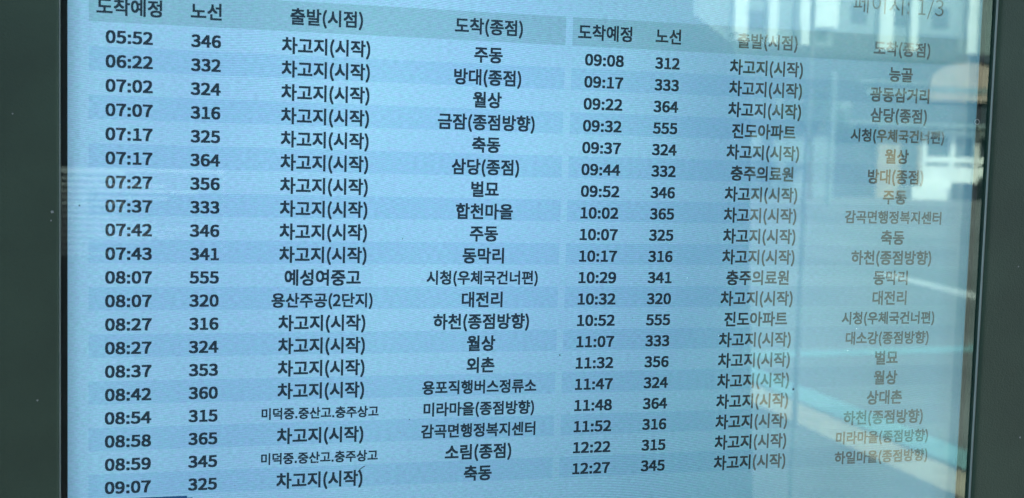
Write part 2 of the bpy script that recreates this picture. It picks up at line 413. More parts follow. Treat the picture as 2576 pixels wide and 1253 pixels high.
'선':(966,'747,868 747,645 540,645 540,572 747,572 747,158 834,158 834,868|291,811 291,694 261,555 178,439 54,362 100,293 201,352 281,436 335,541 389,446 465,369 561,315 608,383 487,456 406,564 377,691 377,811|224,236 224,-61 856,-61 856,11 311,11 311,236'),
'성':(966,'521,278 352,257 243,196 205,99 243,2 352,-59 521,-80 690,-59 799,2 837,99 799,196 690,257|521,209 644,196 723,158 751,99 723,40 644,3 521,-11 398,3 319,40 291,99 319,158 398,196|292,815 292,717 262,580 179,467 51,393 98,322 202,380 283,462 337,565 391,474 467,402 563,351 610,419 488,488 408,593 378,721 378,815|540,668 540,596 747,596 747,307 834,307 834,869 747,869 747,668'),
'센':(966,'770,869 770,155 853,155 853,869|584,850 584,629 437,629 437,557 584,557 584,183 667,183 667,850|233,243 233,-61 881,-61 881,11 320,11 320,243|249,801 249,662 226,546 159,438 55,358 103,292 185,348 248,423 292,512 333,432 393,365 471,316 519,383 418,454 355,551 333,662 333,801'),
'소':(966,'436,345 436,113 53,113 53,42 914,42 914,113 522,113 522,345|433,805 433,732 380,584 251,468 86,405 124,333 267,385 392,475 479,597 566,475 692,385 835,333 873,405 708,468 577,584 524,732 524,805'),
'스':(966,'53,119 53,46 914,46 914,119|433,803 433,730 380,578 251,458 88,392 127,319 269,374 393,468 479,592 566,467 689,374 831,319 871,392 707,458 577,577 524,730 524,803'),
'시':(966,'743,869 743,-83 830,-83 830,869|303,787 303,617 268,440 176,288 47,188 101,116 205,191 289,300 348,434 406,308 490,205 590,134 643,204 515,301 424,447 390,617 390,787'),
'아':(966,'305,795 181,754 97,640 66,464 97,288 181,173 305,132 429,173 512,288 543,464 512,640 429,754|305,717 386,686 440,598 460,464 440,330 386,242 305,210 224,242 169,330 149,464 169,598 224,686|695,869 695,-82 783,-82 783,416 938,416 938,489 783,489 783,869'),
'여':(966,'306,717 386,686 440,598 460,464 440,330 386,242 306,210 226,242 172,330 152,464 172,598 226,686|528,585 748,585 748,356 532,356 542,464|748,869 748,657 504,657 454,732 387,779 306,795 183,754 100,640 69,464 100,288 183,173 306,132 391,150 460,202 511,285 748,285 748,-83 834,-83 834,869'),
'예':(966,'776,869 776,-82 860,-82 860,869|266,708 332,678 374,592 390,459 374,326 332,240 266,209 201,240 159,326 144,459 159,592 201,678|589,567 589,350 461,350 470,459 461,567|266,789 159,748 89,635 64,459 89,282 159,168 266,127 340,145 400,196 442,277 589,277 589,-34 672,-34 672,849 589,849 589,639 443,639 401,720 341,771'),
'외':(966,'360,731 448,713 507,661 529,583 507,506 448,454 360,435 273,454 213,506 191,583 213,661 273,713|739,869 739,-83 827,-83 827,869|69,124 207,125 361,129 522,142 685,165 678,229 403,203 403,363 514,401 588,477 614,583 582,700 492,778 360,807 228,778 138,700 105,583 132,477 206,401 316,363 316,200 58,196'),
'용':(966,'481,256 306,237 195,180 155,89 195,-3 306,-60 481,-80 655,-60 767,-3 806,89 767,180 655,237|481,189 608,177 690,143 718,89 690,34 608,-1 481,-13 353,-1 272,34 244,89 272,143 353,177|481,783 612,770 696,733 726,674 696,616 612,579 481,566 350,579 266,616 236,674 266,733 350,770|481,851 303,830 188,770 147,674 161,616 200,568 264,533 264,399 53,399 53,329 911,329 911,399 699,399 699,533 762,568 801,616 815,674 774,770 659,830|351,399 351,509 481,499 612,509 612,399'),
'우':(966,'480,831 306,805 190,733 148,622 190,511 306,440 480,414 655,440 771,511 813,622 771,733 655,805|480,761 608,743 693,695 724,622 693,549 608,501 480,484 353,501 268,549 237,622 268,695 353,743|51,325 51,252 437,252 437,-82 523,-82 523,252 913,252 913,325'),
'원':(966,'356,830 234,809 153,751 123,664 153,576 234,519 356,499 478,519 560,576 589,664 560,751 478,809|356,765 434,752 487,717 506,664 487,611 434,576 356,564 277,576 224,611 205,664 224,717 277,752|59,357 321,361 321,179 409,179 409,367 666,394 660,457 504,442 344,434 189,430 47,429|549,307 549,244 743,244 743,146 830,146 830,868 743,868 743,307|182,216 182,-61 853,-61 853,11 269,11 269,216'),
'월':(966,'356,850 232,832 151,783 122,707 151,631 232,582 356,565 479,582 561,631 590,707 561,783 479,832|356,790 467,767 508,707 467,647 356,625 245,647 204,707 245,767|60,446 308,449 308,306 394,306 394,453 673,478 668,535 511,522 351,514 194,511 49,511|554,416 554,359 743,359 743,309 830,309 830,868 743,868 743,416|196,-7 196,-71 861,-71 861,-7 282,-7 282,77 830,77 830,274 193,274 193,212 744,212 744,136 196,136'),
'을':(966,'481,852 301,833 187,778 147,688 187,598 301,542 481,523 661,542 775,598 815,688 775,778 661,833|481,787 614,775 697,741 726,688 697,634 614,601 481,589 349,601 266,634 237,688 266,741 349,775|53,459 53,389 911,389 911,459|159,-3 159,-71 829,-71 829,-3 244,-3 244,93 800,93 800,308 157,308 157,242 715,242 715,158 159,158'),
'의':(966,'360,799 228,771 138,692 105,576 138,459 228,380 360,352 492,380 582,459 614,576 582,692 492,771|360,724 448,705 507,653 529,576 507,498 448,446 360,428 273,446 213,498 191,576 213,653 273,705|739,869 739,-83 827,-83 827,869|69,125 207,126 361,131 522,143 685,167 678,231 518,213 355,203 199,199 58,199'),
'이':(966,'743,869 743,-83 830,-83 830,869|329,795 204,754 119,640 87,464 119,288 204,173 329,132 453,173 538,288 569,464 538,640 453,754|329,717 410,686 465,598 485,464 465,330 410,242 329,210 246,242 191,330 171,464 191,598 246,686'),
'일':(966,'319,834 193,807 106,733 74,623 106,513 193,440 319,413 446,440 532,513 564,623 532,733 446,807|319,762 402,744 459,695 480,623 459,551 402,502 319,484 237,502 180,551 159,623 180,695 237,744|744,869 744,382 831,382 831,869|220,1 220,-69 863,-69 863,1 304,1 304,105 831,105 831,335 216,335 216,266 745,266 745,170 220,170'),
'작':(966,'172,246 172,174 703,174 703,-82 790,-82 790,246|75,803 75,731 287,731 287,694 257,565 174,458 48,386 95,318 196,372 277,450 332,548 385,459 462,386 560,336 604,404 482,473 403,574 374,694 374,731 583,731 583,803|703,869 703,296 790,296 790,545 930,545 930,619 790,619 790,869'),
'잠':(966,'193,266 193,-69 790,-69 790,266|704,196 704,2 278,2 278,196|74,803 74,731 286,731 286,697 256,569 173,462 47,391 92,320 195,375 276,454 331,551 385,463 462,392 561,342 604,413 482,480 402,579 373,699 373,731 582,731 582,803|703,869 703,310 790,310 790,560 930,560 930,632 790,632 790,869'),
'전':(966,'747,868 747,606 556,606 556,535 747,535 747,171 834,171 834,868|228,233 228,-61 860,-61 860,11 314,11 314,233|83,791 83,720 294,720 294,673 264,543 180,435 56,362 101,292 204,348 285,429 339,529 393,439 471,365 568,314 612,383 492,453 411,555 382,673 382,720 590,720 590,791'),
'점':(966,'217,266 217,-69 834,-69 834,266|749,196 749,2 304,2 304,196|747,869 747,631 559,631 559,559 747,559 747,313 834,313 834,869|83,808 83,736 294,736 294,702 264,572 180,463 56,391 101,321 204,377 285,458 339,558 393,467 471,394 568,342 612,412 492,482 411,583 382,702 382,736 590,736 590,808'),
'정':(966,'521,273 352,252 243,192 205,96 243,0 352,-60 521,-81 690,-60 799,0 837,96 799,192 690,252|521,205 644,192 723,155 751,96 723,37 644,0 521,-13 398,0 319,37 291,96 319,155 398,192|747,869 747,622 560,622 560,549 747,549 747,303 834,303 834,869|83,799 83,728 294,728 294,695 264,565 181,455 56,380 101,311 204,368 285,450 340,551 394,462 471,389 568,337 612,407 492,476 411,577 382,696 382,728 590,728 590,799'),
'종':(966,'481,248 306,229 195,173 155,84 195,-5 306,-61 481,-80 656,-61 767,-5 806,84 767,173 656,229|481,180 609,168 690,136 718,84 690,31 609,-1 481,-13 353,-1 272,31 244,84 272,136 353,168|53,396 53,325 911,325 911,396 524,396 524,530 438,530 438,396|131,825 131,754 425,754 375,660 256,590 100,553 131,483 281,518 403,584 481,675 561,584 683,518 832,483 863,553 707,590 589,660 538,754 833,754 833,825'),
'주':(966,'133,809 133,739 433,739 433,734 384,617 263,527 103,477 137,408 279,450 399,524 481,625 564,524 685,450 828,408 860,477 701,527 579,617 530,734 530,739 829,739 829,809|53,328 53,256 437,256 437,-81 523,-81 523,256 911,256 911,328'),
'중':(966,'481,186 608,174 690,141 718,87 690,33 608,-1 481,-13 353,-1 272,33 244,87 272,141 353,174|53,424 53,353 438,353 438,253 286,229 189,173 155,87 195,-4 306,-60 481,-80 655,-60 767,-4 806,87 772,173 676,229 524,253 524,353 911,353 911,424|131,825 131,754 425,754 375,659 257,588 101,550 131,481 281,516 403,582 481,674 561,582 683,516 832,481 863,550 706,588 588,659 538,754 833,754 833,825'),
'지':(966,'743,869 743,-82 830,-82 830,869|83,771 83,699 304,699 304,579 269,414 178,269 53,170 103,101 205,175 290,283 349,414 408,292 493,193 597,124 645,193 517,285 426,421 392,579 392,699 613,699 613,771'),
'직':(966,'744,869 744,294 831,294 831,869|196,244 196,172 744,172 744,-82 831,-82 831,244|88,803 88,731 306,731 306,694 275,566 191,458 65,386 110,318 214,372 296,451 352,550 408,459 489,386 589,336 633,404 509,472 425,573 394,694 394,731 608,731 608,803'),
'진':(966,'744,868 744,172 831,172 831,868|88,790 88,718 306,718 306,667 275,538 191,431 65,358 110,290 214,345 296,424 352,523 408,432 489,359 589,309 633,377 509,444 425,545 394,667 394,718 608,718 608,790|221,237 221,-61 860,-61 860,11 308,11 308,237'),
'차':(966,'283,851 283,704 69,704 69,633 284,633 284,561 252,402 168,264 43,169 92,102 192,172 273,272 328,394 381,280 457,186 551,120 601,186 480,279 399,411 369,561 369,633 580,633 580,704 370,704 370,851|695,869 695,-82 783,-82 783,405 938,405 938,479 783,479 783,869'),
'착':(966,'172,239 172,168 703,168 703,-83 790,-83 790,239|290,872 290,752 79,752 79,682 290,682 290,662 260,541 177,442 54,377 97,309 199,359 279,432 334,524 388,440 467,372 566,326 608,395 486,457 405,550 376,662 376,682 586,682 586,752 377,752 377,872|703,869 703,289 790,289 790,542 930,542 930,616 790,616 790,869'),
'천':(966,'290,862 290,742 79,742 79,671 290,671 290,642 260,516 178,412 55,343 98,275 200,327 280,403 335,498 391,410 471,340 570,292 613,360 489,426 406,523 376,642 376,671 586,671 586,742 377,742 377,862|747,868 747,576 554,576 554,504 747,504 747,159 834,159 834,868|228,222 228,-61 860,-61 860,11 314,11 314,222'),
'청':(966,'521,268 352,247 243,188 205,95 243,0 352,-59 521,-80 690,-59 799,0 837,95 799,188 690,247|521,200 645,187 723,151 751,95 723,38 645,1 521,-12 398,1 319,38 291,95 319,151 398,187|290,873 290,754 79,754 79,684 290,684 290,666 260,544 178,443 55,376 97,308 199,359 280,435 335,529 391,445 472,378 574,333 614,401 491,462 407,554 376,666 376,684 586,684 586,754 377,754 377,873|747,869 747,598 557,598 557,526 747,526 747,293 834,293 834,869'),
'체':(966,'775,869 775,-82 858,-82 858,869|585,847 585,494 440,494 440,421 585,421 585,-33 667,-33 667,847|247,834 247,693 70,693 70,622 247,622 247,576 223,420 154,281 44,179 96,112 180,184 245,281 289,395 334,288 399,199 483,133 533,199 424,294 354,426 330,576 330,622 504,622 504,693 330,693 330,834'),
'촌':(966,'438,467 438,345 53,345 53,273 911,273 911,345 524,345 524,467|141,766 141,696 434,696 385,598 267,528 104,489 132,422 279,454 400,514 481,599 563,514 684,454 830,422 858,489 695,528 577,598 528,696 824,696 824,766 524,766 524,870 438,870 438,766|163,199 163,-61 815,-61 815,11 250,11 250,199'),
'축':(966,'148,212 148,142 717,142 717,-79 805,-79 805,212 524,212 524,320 911,320 911,391 53,391 53,320 438,320 438,212|141,775 141,706 434,706 385,612 267,545 103,509 130,443 278,473 400,529 481,611 563,529 684,473 832,443 859,509 695,545 577,612 528,706 824,706 824,775 524,775 524,873 438,873 438,775'),
'출':(966,'159,-4 159,-71 829,-71 829,-4 244,-4 244,85 800,85 800,293 524,293 524,380 910,380 910,446 54,446 54,380 438,380 438,293 157,293 157,228 715,228 715,147 159,147|141,786 141,718 432,718 377,638 260,582 99,556 124,489 275,514 398,565 481,641 565,565 688,514 838,489 864,556 703,582 585,638 530,718 824,718 824,786 524,786 524,874 438,874 438,786'),
'충':(966,'481,169 609,158 690,128 718,78 690,28 609,-3 481,-14 353,-3 272,28 244,78 272,128 353,158|53,400 53,330 438,330 438,234 285,211 189,159 155,78 194,-8 306,-62 481,-80 656,-62 767,-8 806,78 772,159 677,211 524,234 524,330 911,330 911,400|141,776 141,706 433,706 382,615 264,550 102,517 129,450 277,479 399,534 481,616 563,534 685,479 834,450 860,517 698,550 580,615 529,706 824,706 824,776 524,776 524,871 438,871 438,776'),
'터':(966,'551,511 551,439 748,439 748,-83 834,-83 834,869 748,869 748,511|97,782 97,145 168,145 330,147 469,156 602,174 592,246 467,228 336,220 183,217 183,444 494,444 494,515 183,515 183,710 536,710 536,782'),
'트':(966,'53,113 53,41 914,41 914,113|163,787 163,286 815,286 815,356 251,356 251,505 785,505 785,576 251,576 251,715 806,715 806,787'),
'파':(966,'51,153 235,155 438,165 642,189 637,253 491,239 491,695 593,695 593,767 64,767 64,695 166,695 166,228 41,227|251,695 407,695 407,234 251,229|695,869 695,-82 783,-82 783,416 938,416 938,488 783,488 783,869'),
'페':(966,'779,869 779,-82 863,-82 863,869|596,846 596,507 467,507 467,430 596,430 596,-32 679,-32 679,846|53,152 196,154 361,164 522,185 516,249 417,238 417,676 495,676 495,748 62,748 62,676 140,676 140,227 42,226|220,676 336,676 336,233 220,228'),
'편':(966,'588,507 588,435 747,435 747,162 834,162 834,869 747,869 747,688 588,688 588,617 747,617 747,507|65,305 235,306 425,315 614,336 610,401 486,390 486,721 581,721 581,792 81,792 81,721 174,721 174,379 55,378|259,721 402,721 402,384 259,380|226,220 226,-61 859,-61 859,11 313,11 313,220'),
'포':(966,'130,395 130,326 437,326 437,109 53,109 53,36 914,36 914,109 523,109 523,326 831,326 831,395 685,395 685,706 833,706 833,777 128,777 128,706 275,706 275,395|362,706 599,706 599,395 362,395'),
'하':(966,'332,567 212,539 130,462 100,349 130,235 212,158 332,130 451,158 533,235 563,349 533,462 451,539|332,495 408,476 461,424 480,349 461,273 408,221 332,203 255,221 202,273 183,349 202,424 255,476|696,869 696,-82 783,-82 783,405 938,405 938,478 783,478 783,869|287,857 287,716 47,716 47,645 607,645 607,716 374,716 374,857'),
'합':(966,'192,274 192,-69 790,-69 790,274 703,274 703,174 278,174 278,274|278,106 703,106 703,1 278,1|335,657 215,636 136,578 107,491 136,402 215,344 335,324 454,344 533,402 562,491 533,578 454,636|335,590 439,563 479,491 439,417 335,390 231,417 191,491 231,563|703,869 703,316 790,316 790,553 930,553 930,626 790,626 790,869|292,877 292,771 55,771 55,701 616,701 616,771 379,771 379,877'),
'행':(966,'289,637 184,616 113,560 87,474 113,388 184,332 289,312 395,332 466,388 492,474 466,560 395,616|289,571 378,545 413,474 378,403 289,376 199,403 165,474 199,545|541,251 370,232 262,175 224,85 262,-4 370,-60 541,-80 711,-60 820,-4 858,85 820,175 711,232|541,184 665,172 744,139 771,85 744,32 665,-1 541,-13 417,-1 338,32 310,85 338,139 417,172|566,850 566,301 648,301 648,539 770,539 770,268 853,268 853,869 770,869 770,610 648,610 648,850|246,861 246,755 47,755 47,686 528,686 528,755 332,755 332,861'),
'향':(966,'492,249 326,229 219,173 182,84 219,-4 326,-60 492,-80 657,-60 763,-4 800,84 763,173 657,229|492,181 611,169 687,137 714,84 687,32 611,-1 492,-13 371,-1 295,32 268,84 295,137 371,169|335,644 215,623 136,565 107,476 136,387 215,329 335,309 454,329 533,387 562,476 533,565 454,623|335,578 439,550 479,476 439,402 335,375 231,402 191,476 231,550|703,869 703,256 790,256 790,430 928,430 928,502 790,502 790,632 928,632 928,705 790,705 790,869|292,876 292,762 55,762 55,692 616,692 616,762 379,762 379,876'),
}

# ------------------------------------------------------------------ the timetable display
disp = thing('timetable_display', 'lit bus arrival timetable screen in a dark olive green metal housing', 'display screen', (19 * U, 0.06, 0.0))
def part(o, root=disp):
    o.parent = root
    o.matrix_parent_inverse = Matrix.Translation(disp.location).inverted()
    return o
def sub(o, parent):                      # children of a part: the part itself sits at the display's own origin
    o.parent = parent
    o.matrix_parent_inverse = Matrix.Identity(4)
    return o
def zz(y):
    return ZC + y * U
OX0, OX1, OZ0, OZ1 = -2.68 * U, 40.80 * U, zz(Y0 - 0.25), zz(Y1 + 0.25)     # opening in the housing
FR = -1.2 * U                                                             # front face of the housing
def ring(bm, prof):
    """sweep a profile of (outward offset, y) round the opening"""
    loops = []
    for off, y in prof:
        loops.append([bm.verts.new(q) for q in ((OX0 - off, y, OZ0 - off), (OX1 + off, y, OZ0 - off), (OX1 + off, y, OZ1 + off), (OX0 - off, y, OZ1 + off))])
    for la, lb in zip(loops, loops[1:]):
        for k in range(4):
            bm.faces.new((la[k], la[(k + 1) % 4], lb[(k + 1) % 4], lb[k]))
    return loops
bm = bmesh.new()
prof = [(0.0, 0.012), (0.0, FR + 0.0016)]
prof += [(0.0016 - 0.0016 * math.cos(t * math.pi / 8), FR + 0.0016 - 0.0016 * math.sin(t * math.pi / 8)) for t in range(1, 5)]
W_ = 0.15
prof += [(0.0030, FR - 0.0001), (W_ - 0.008, FR)]
prof += [(W_ - 0.008 + 0.008 * math.sin(t * math.pi / 8), FR + 0.008 - 0.008 * math.cos(t * math.pi / 8)) for t in range(1, 5)]
prof += [(W_, 0.14)]
lp = ring(bm, prof)
bm.faces.new(lp[-1])
part(mesh_obj('housing', bm, M_PAINT))
part(boxes('pedestal', M_PAINT, None, (0.05, 0.56, -0.005, 0.12, 0.03, OZ0 - W_ + 0.002), (-0.02, 0.63, -0.06, 0.16, 0.0, 0.03), bevel=0.004))
# black surround of the panel
bm = bmesh.new()
for b in ((OX0 + 0.0003, X0 * U, OZ0 + 0.0003, OZ1 - 0.0003), (X1 * U, OX1 - 0.0003, OZ0 + 0.0003, OZ1 - 0.0003)):
    box(bm, b[0], b[1], -0.0010, 0.012, b[2], b[3])
box(bm, X0 * U, X1 * U, -0.0010, 0.012, OZ0 + 0.0003, zz(Y0))
box(bm, X0 * U, X1 * U, -0.0010, 0.012, zz(Y1), OZ1 - 0.0003)
part(mesh_obj('screen_border', bm, M_BLACK))
# seal holding the pane
bm = bmesh.new()
s0, s1 = -0.80 * U, -0.94 * U
ring(bm, [(-0.0001, s0), (-0.0006, s0), (-0.0007, (s0 + s1) / 2), (-0.0006, s1), (-0.0001, s1)])
part(mesh_obj('seal', bm, M_BEAD))
# the pane
bm = bmesh.new()
box(bm, OX0 + 0.0004, OX1 - 0.0004, -0.79 * U, -0.54 * U, OZ0 + 0.0004, OZ1 - 0.0004)
bm.faces.ensure_lookup_table()
for f in bm.faces:
    f.material_index = 0 if f.calc_center_median().y < -0.788 * U else 1
pane = part(mesh_obj('glass_pane', bm, [M_GLASS, M_GLASS_BODY]))

# the lit panel
bm = bmesh.new()
box(bm, X0 * U, X1 * U, 0.0, 0.010, zz(Y0), zz(Y1))
screen = part(mesh_obj('screen', bm, M_WHITE))

def flat(name, mat, x0, x1, y0, y1, dy):
    bm = bmesh.new()
    box(bm, x0 * U, x1 * U, -dy, -dy + 0.00015, zz(y0), zz(y1))
    return sub(mesh_obj(name, bm, mat), screen)
TABS = ((-1.60, 18.93, 0.0), (19.26, 39.85, 20.82))
for xa, xb, off in TABS:
    flat('table_header', M_HEAD, xa, xb, 0.61, 1.90, 0.0003)
    for i in range(1, 20, 2):
        flat('row_band', M_BAND, xa, xb, -i - 0.39, -i + 0.61, 0.0003)
flat('footer_bar', M_FOOT, -2.40, 2.45, -21.4, -19.47, 0.0003)
flat('footer_bar', M_FOOT, 2.46, 2.68, -21.4, -19.56, 0.0003)

def ink(s):
    lo, hi, x = 1e9, -1e9, 0
    for c in s:
        if c == ' ':
            x += 300
            continue
        a_, d = GLYPHS[c]
        for q in d.split('|'):
            for p in q.split():
                px = int(p.split(',')[0])
                lo, hi = min(lo, x + px), max(hi, x + px)
        x += a_
    return lo, hi
MESHES = {}
def writing(name, s, cx, cy, sx, sy, mat, bold, ybase=None, gap=0):
    key = (s, sx, sy, bold)
    if key not in MESHES:
        # each letter is filled four times, a hair apart, to the weight of the photographed face
        verts, faces = [], []
        cu = bpy.data.curves.new(name, 'CURVE')
        cu.dimensions = '2D'
        cu.fill_mode = 'BOTH'
        cu.resolution_u = 1
        lo, hi = ink(s)
        mid = (lo + hi) / 2
        x = 0
        for c in s:
            if c == ' ':
                x += 300
                continue
            a_, d = GLYPHS[c]
            for q in d.split('|'):
                pts = [tuple(map(int, p.split(','))) for p in q.split()]
                sl_ = cu.splines.new('POLY')
                sl_.points.add(len(pts) - 1)
                sl_.use_cyclic_u = True
                for k, p in enumerate(pts):
                    sl_.points[k].co = ((x + p[0] - mid) * sx * U, (p[1] - 393) * sy * U, 0, 1)
            x += a_
        tmp = bpy.data.objects.new(name, cu)
        raw = bpy.data.meshes.new_from_object(tmp)
        bpy.data.objects.remove(tmp)
        bpy.data.curves.remove(cu)
        shifts = ((1, 1), (1, -1), (-1, 1), (-1, -1)) if bold else ((0, 0),)
        for j, (ax, ay) in enumerate(shifts):
            n0 = len(verts)
            verts += [(v.co.x + ax * bold * sx * U, -j * 4e-6, v.co.y + ay * bold * sy * U) for v in raw.vertices]
            faces += [tuple(n0 + q for q in p.vertices) for p in raw.polygons]
        bpy.data.meshes.remove(raw)
        me = bpy.data.meshes.new(name)
        me.from_pydata(verts, [], faces)
        me.materials.append(mat)
        MESHES[key] = me
    me = MESHES[key]
    o = bpy.data.objects.new(name, me)
    COL.objects.link(o)
    o.location = (cx * U, -0.0006, zz(cy))
    o['label'] = {'arrival_time': 'time reading ', 'route_number': 'route number ', 'origin_name': 'origin reading ', 'destination_name': 'destination reading ', 'column_heading': 'column heading ', 'page_number': 'page count '}[name] + s
    return sub(o, screen)

CH = '차고지(시작)'
LEFT = '''05:52 346 C 주동|06:22 332 C 방대(종점)|07:02 324 C 월상|07:07 316 C 금잠(종점방향)|07:17 325 C 축동|07:17 364 C 삼당(종점)|07:27 356 C 벌묘|07:37 333 C 합천마을|07:42 346 C 주동|07:43 341 C 동막리|08:07 555 예성여중고 시청(우체국건너편)|08:07 320 용산주공(2단지) 대전리|08:27 316 C 하천(종점방향)|08:27 324 C 월상|08:37 353 C 외촌|08:42 360 C 용포직행버스정류소|08:54 315 미덕중.중산고.충주상고 미라마을(종점방향)|08:58 365 C 감곡면행정복지센터|08:59 345 미덕중.중산고.충주상고 소림(종점)|09:07 325 C 축동'''
RIGHT = '''09:08 312 C 능골|09:17 333 C 광동삼거리|09:22 364 C 삼당(종점)|09:32 555 진도아파트 시청(우체국건너편)|09:37 324 C 월상|09:44 332 충주의료원 방대(종점)|09:52 346 C 주동|10:02 365 C 감곡면행정복지센터|10:07 325 C 축동|10:17 316 C 하천(종점방향)|10:29 341 충주의료원 동막리|10:32 320 C 대전리|10:52 555 진도아파트 시청(우체국건너편)|11:07 333 C 대소강(종점방향)|11:32 356 C 벌묘|11:47 324 C 월상|11:48 364 C 상대촌|11:52 316 C 하천(종점방향)|12:22 315 C 미라마을(종점방향)|12:27 345 C 하일마을(종점방향)'''
SMALL = {'시청(우체국건너편)': 0.621, '용산주공(2단지)': 0.631, '용포직행버스정류소': 0.619, '미라마을(종점방향)': 0.626, '하일마을(종점방향)': 0.628, '대소강(종점방향)': 0.634, '감곡면행정복지센터': 0.627, '미덕중.중산고.충주상고': 0.507}
CX = (0.0, 3.09, 8.14, 15.345)
for data, off in ((LEFT, 0.0), (RIGHT, 20.82)):
    for i, row in enumerate(data.split('|')):
        t_, n_, a_, b_ = row.split(' ')
        a_ = CH if a_ == 'C' else a_
        writing('arrival_time', t_, CX[0] + off, -i + 0.02, 0.728e-3, 0.63e-3, M_TEXT, 35)
        writing('route_number', n_, CX[1] + off, -i + 0.02, 0.708e-3, 0.63e-3, M_TEXT, 35)
        for nm, tx, cx in (('origin_name', a_, CX[2] + off), ('destination_name', b_, CX[3] + off)):
            k = SMALL.get(tx, 0.697) * 1e-3
            writing(nm, tx, cx, -i + 0.01, k, k * 1.03, M_TEXT, 31)
    for tx, cx in zip(('도착예정', '노선', '출발(시점)', '도착(종점)'), CX):
        writing('column_heading', tx, cx + off, 1.25, 0.697e-3, 0.715e-3, M_TEXT, 28)
writing('page_number', '페이지: 1/3', 35.87, 3.36, 1.0e-3, 1.0e-3, M_GREY, 0)

# specks and a hair on the pane
GF = -0.79 * U - 0.0002
def speck(px, py, r, name='dust_speck', mat=None):
    bm = bmesh.new()
    bmesh.ops.create_icosphere(bm, subdivisions=2, radius=r)
    for v in bm.verts:
        v.co *= random.uniform(0.7, 1.25)
        v.co.y *= 0.25
    bmesh.ops.transform(bm, verts=bm.verts, matrix=Matrix.Translation((px * U, GF, zz(py))))
    return sub(mesh_obj(name, bm, mat or M_DIRT), pane)
speck(30.71, -15.31, 0.0008)
speck(18.87, -13.46, 0.0005)
speck(-1.9, -6.95, 0.0005)
speck(11.5, -8.2, 0.0004)
bm = bmesh.new()                                   # a short curved hair
pts = [Vector((9.72, -18.52)), Vector((9.80, -18.42)), Vector((9.90, -18.33)), Vector((10.02, -18.27))]
for p, q in zip(pts, pts[1:]):
    a0, b0 = Vector((p.x * U, GF, zz(p.y))), Vector((q.x * U, GF, zz(q.y)))
    d = b0 - a0
    bmesh.ops.create_cone(bm, cap_ends=True, segments=6, radius1=0.00032, radius2=0.00024, depth=d.length * 1.1, matrix=Matrix.Translation((a0 + b0) / 2) @ d.to_track_quat('Z', 'Y').to_matrix().to_4x4())
sub(mesh_obj('hair', bm, M_DIRT), pane)
bm = bmesh.new()                                   # dried water ring near the right edge
for k in range(24):
    a0, a1 = k * math.tau / 24, (k + 1) * math.tau / 24
    f4 = [Vector((math.cos(t) * r_, 0, math.sin(t) * r_)) for t, r_ in ((a0, 0.0022), (a1, 0.0022), (a1, 0.0018), (a0, 0.0018))]
    bm.faces.new([bm.verts.new(v + Vector((40.05 * U, GF, zz(-2.17)))) for v in f4])
sub(mesh_obj('water_ring', bm, M_BEAD), pane)
M_PALEDUST = surf('pale_dust', (0.22, 0.24, 0.22), rough=0.9, scale=300)
rd = random.Random(4)
for k in range(34):
    speck(rd.uniform(-2.2, 40.6), rd.uniform(-20.5, 3.5), rd.choice((0.00016, 0.0002, 0.00026, 0.00034)), mat=rd.choice((M_DIRT, M_PALEDUST, M_PALEDUST)))
house = [o for o in bpy.data.objects if o.name == 'housing'][0]
for px_, pz_, r_ in ((-2.92, -7.2, 0.0009), (-2.96, -7.55, 0.0005), (-3.5, -14.9, 0.0006), (42.6, -9.3, 0.0006), (43.3, -18.0, 0.0007), (-4.4, -3.3, 0.0005)):
    bm = bmesh.new()
    bmesh.ops.create_icosphere(bm, subdivisions=2, radius=r_)
    for v in bm.verts:
        v.co *= rd.uniform(0.6, 1.3)
        v.co.y *= 0.2
    bmesh.ops.transform(bm, verts=bm.verts, matrix=Matrix.Translation((px_ * U, FR - 0.0001, zz(pz_))))
    sub(mesh_obj('paint_chip', bm, M_PALEDUST), house)

# ------------------------------------------------------------------ street seen only in the glass
M_BLOCKER = surf('shade_black_panel', (0.006, 0.007, 0.009), rough=0.9, var=0.2, scale=4, spec=0.1)  # shade put into a near-black base colour
M_STEEL = surf('galvanised_steel', (0.42, 0.44, 0.44), rough=0.5, metal=0.2, var=0.1, scale=12)
M_DKWALL = surf('dark_blue_shaded', (0.035, 0.046, 0.064), rough=0.8, var=0.5, scale=0.5)  # shade on the shop wall put into this dark blue
M_TAN = surf('tan_brick', (0.33, 0.26, 0.17), rough=0.8, var=0.15, scale=2)
M_PALE_DARK = surf('grey_post_paint', (0.09, 0.10, 0.10), rough=0.6, var=0.1, scale=6)
M_PINK = surf('salmon_render', (0.34, 0.27, 0.22), rough=0.8, var=0.12, scale=2)
M_PALE = surf('pale_render', (0.17, 0.22, 0.22), rough=0.8, var=0.15, scale=1.2)
M_COLUMN = surf('white_column_paint', (0.66, 0.72, 0.68), rough=0.6, var=0.08, scale=2)
M_WHITE_P = surf('white_paint', (0.66, 0.69, 0.66), rough=0.6, var=0.08, scale=2)
M_PANE = surf('dark_window', (0.008, 0.012, 0.014), rough=0.3, var=0.2, scale=2)
M_LEAF = surf('foliage', (0.05, 0.085, 0.045), rough=0.8, var=0.5, scale=1.5)
M_BARK = surf('bark', (0.10, 0.075, 0.05), rough=0.9, var=0.3, scale=8)

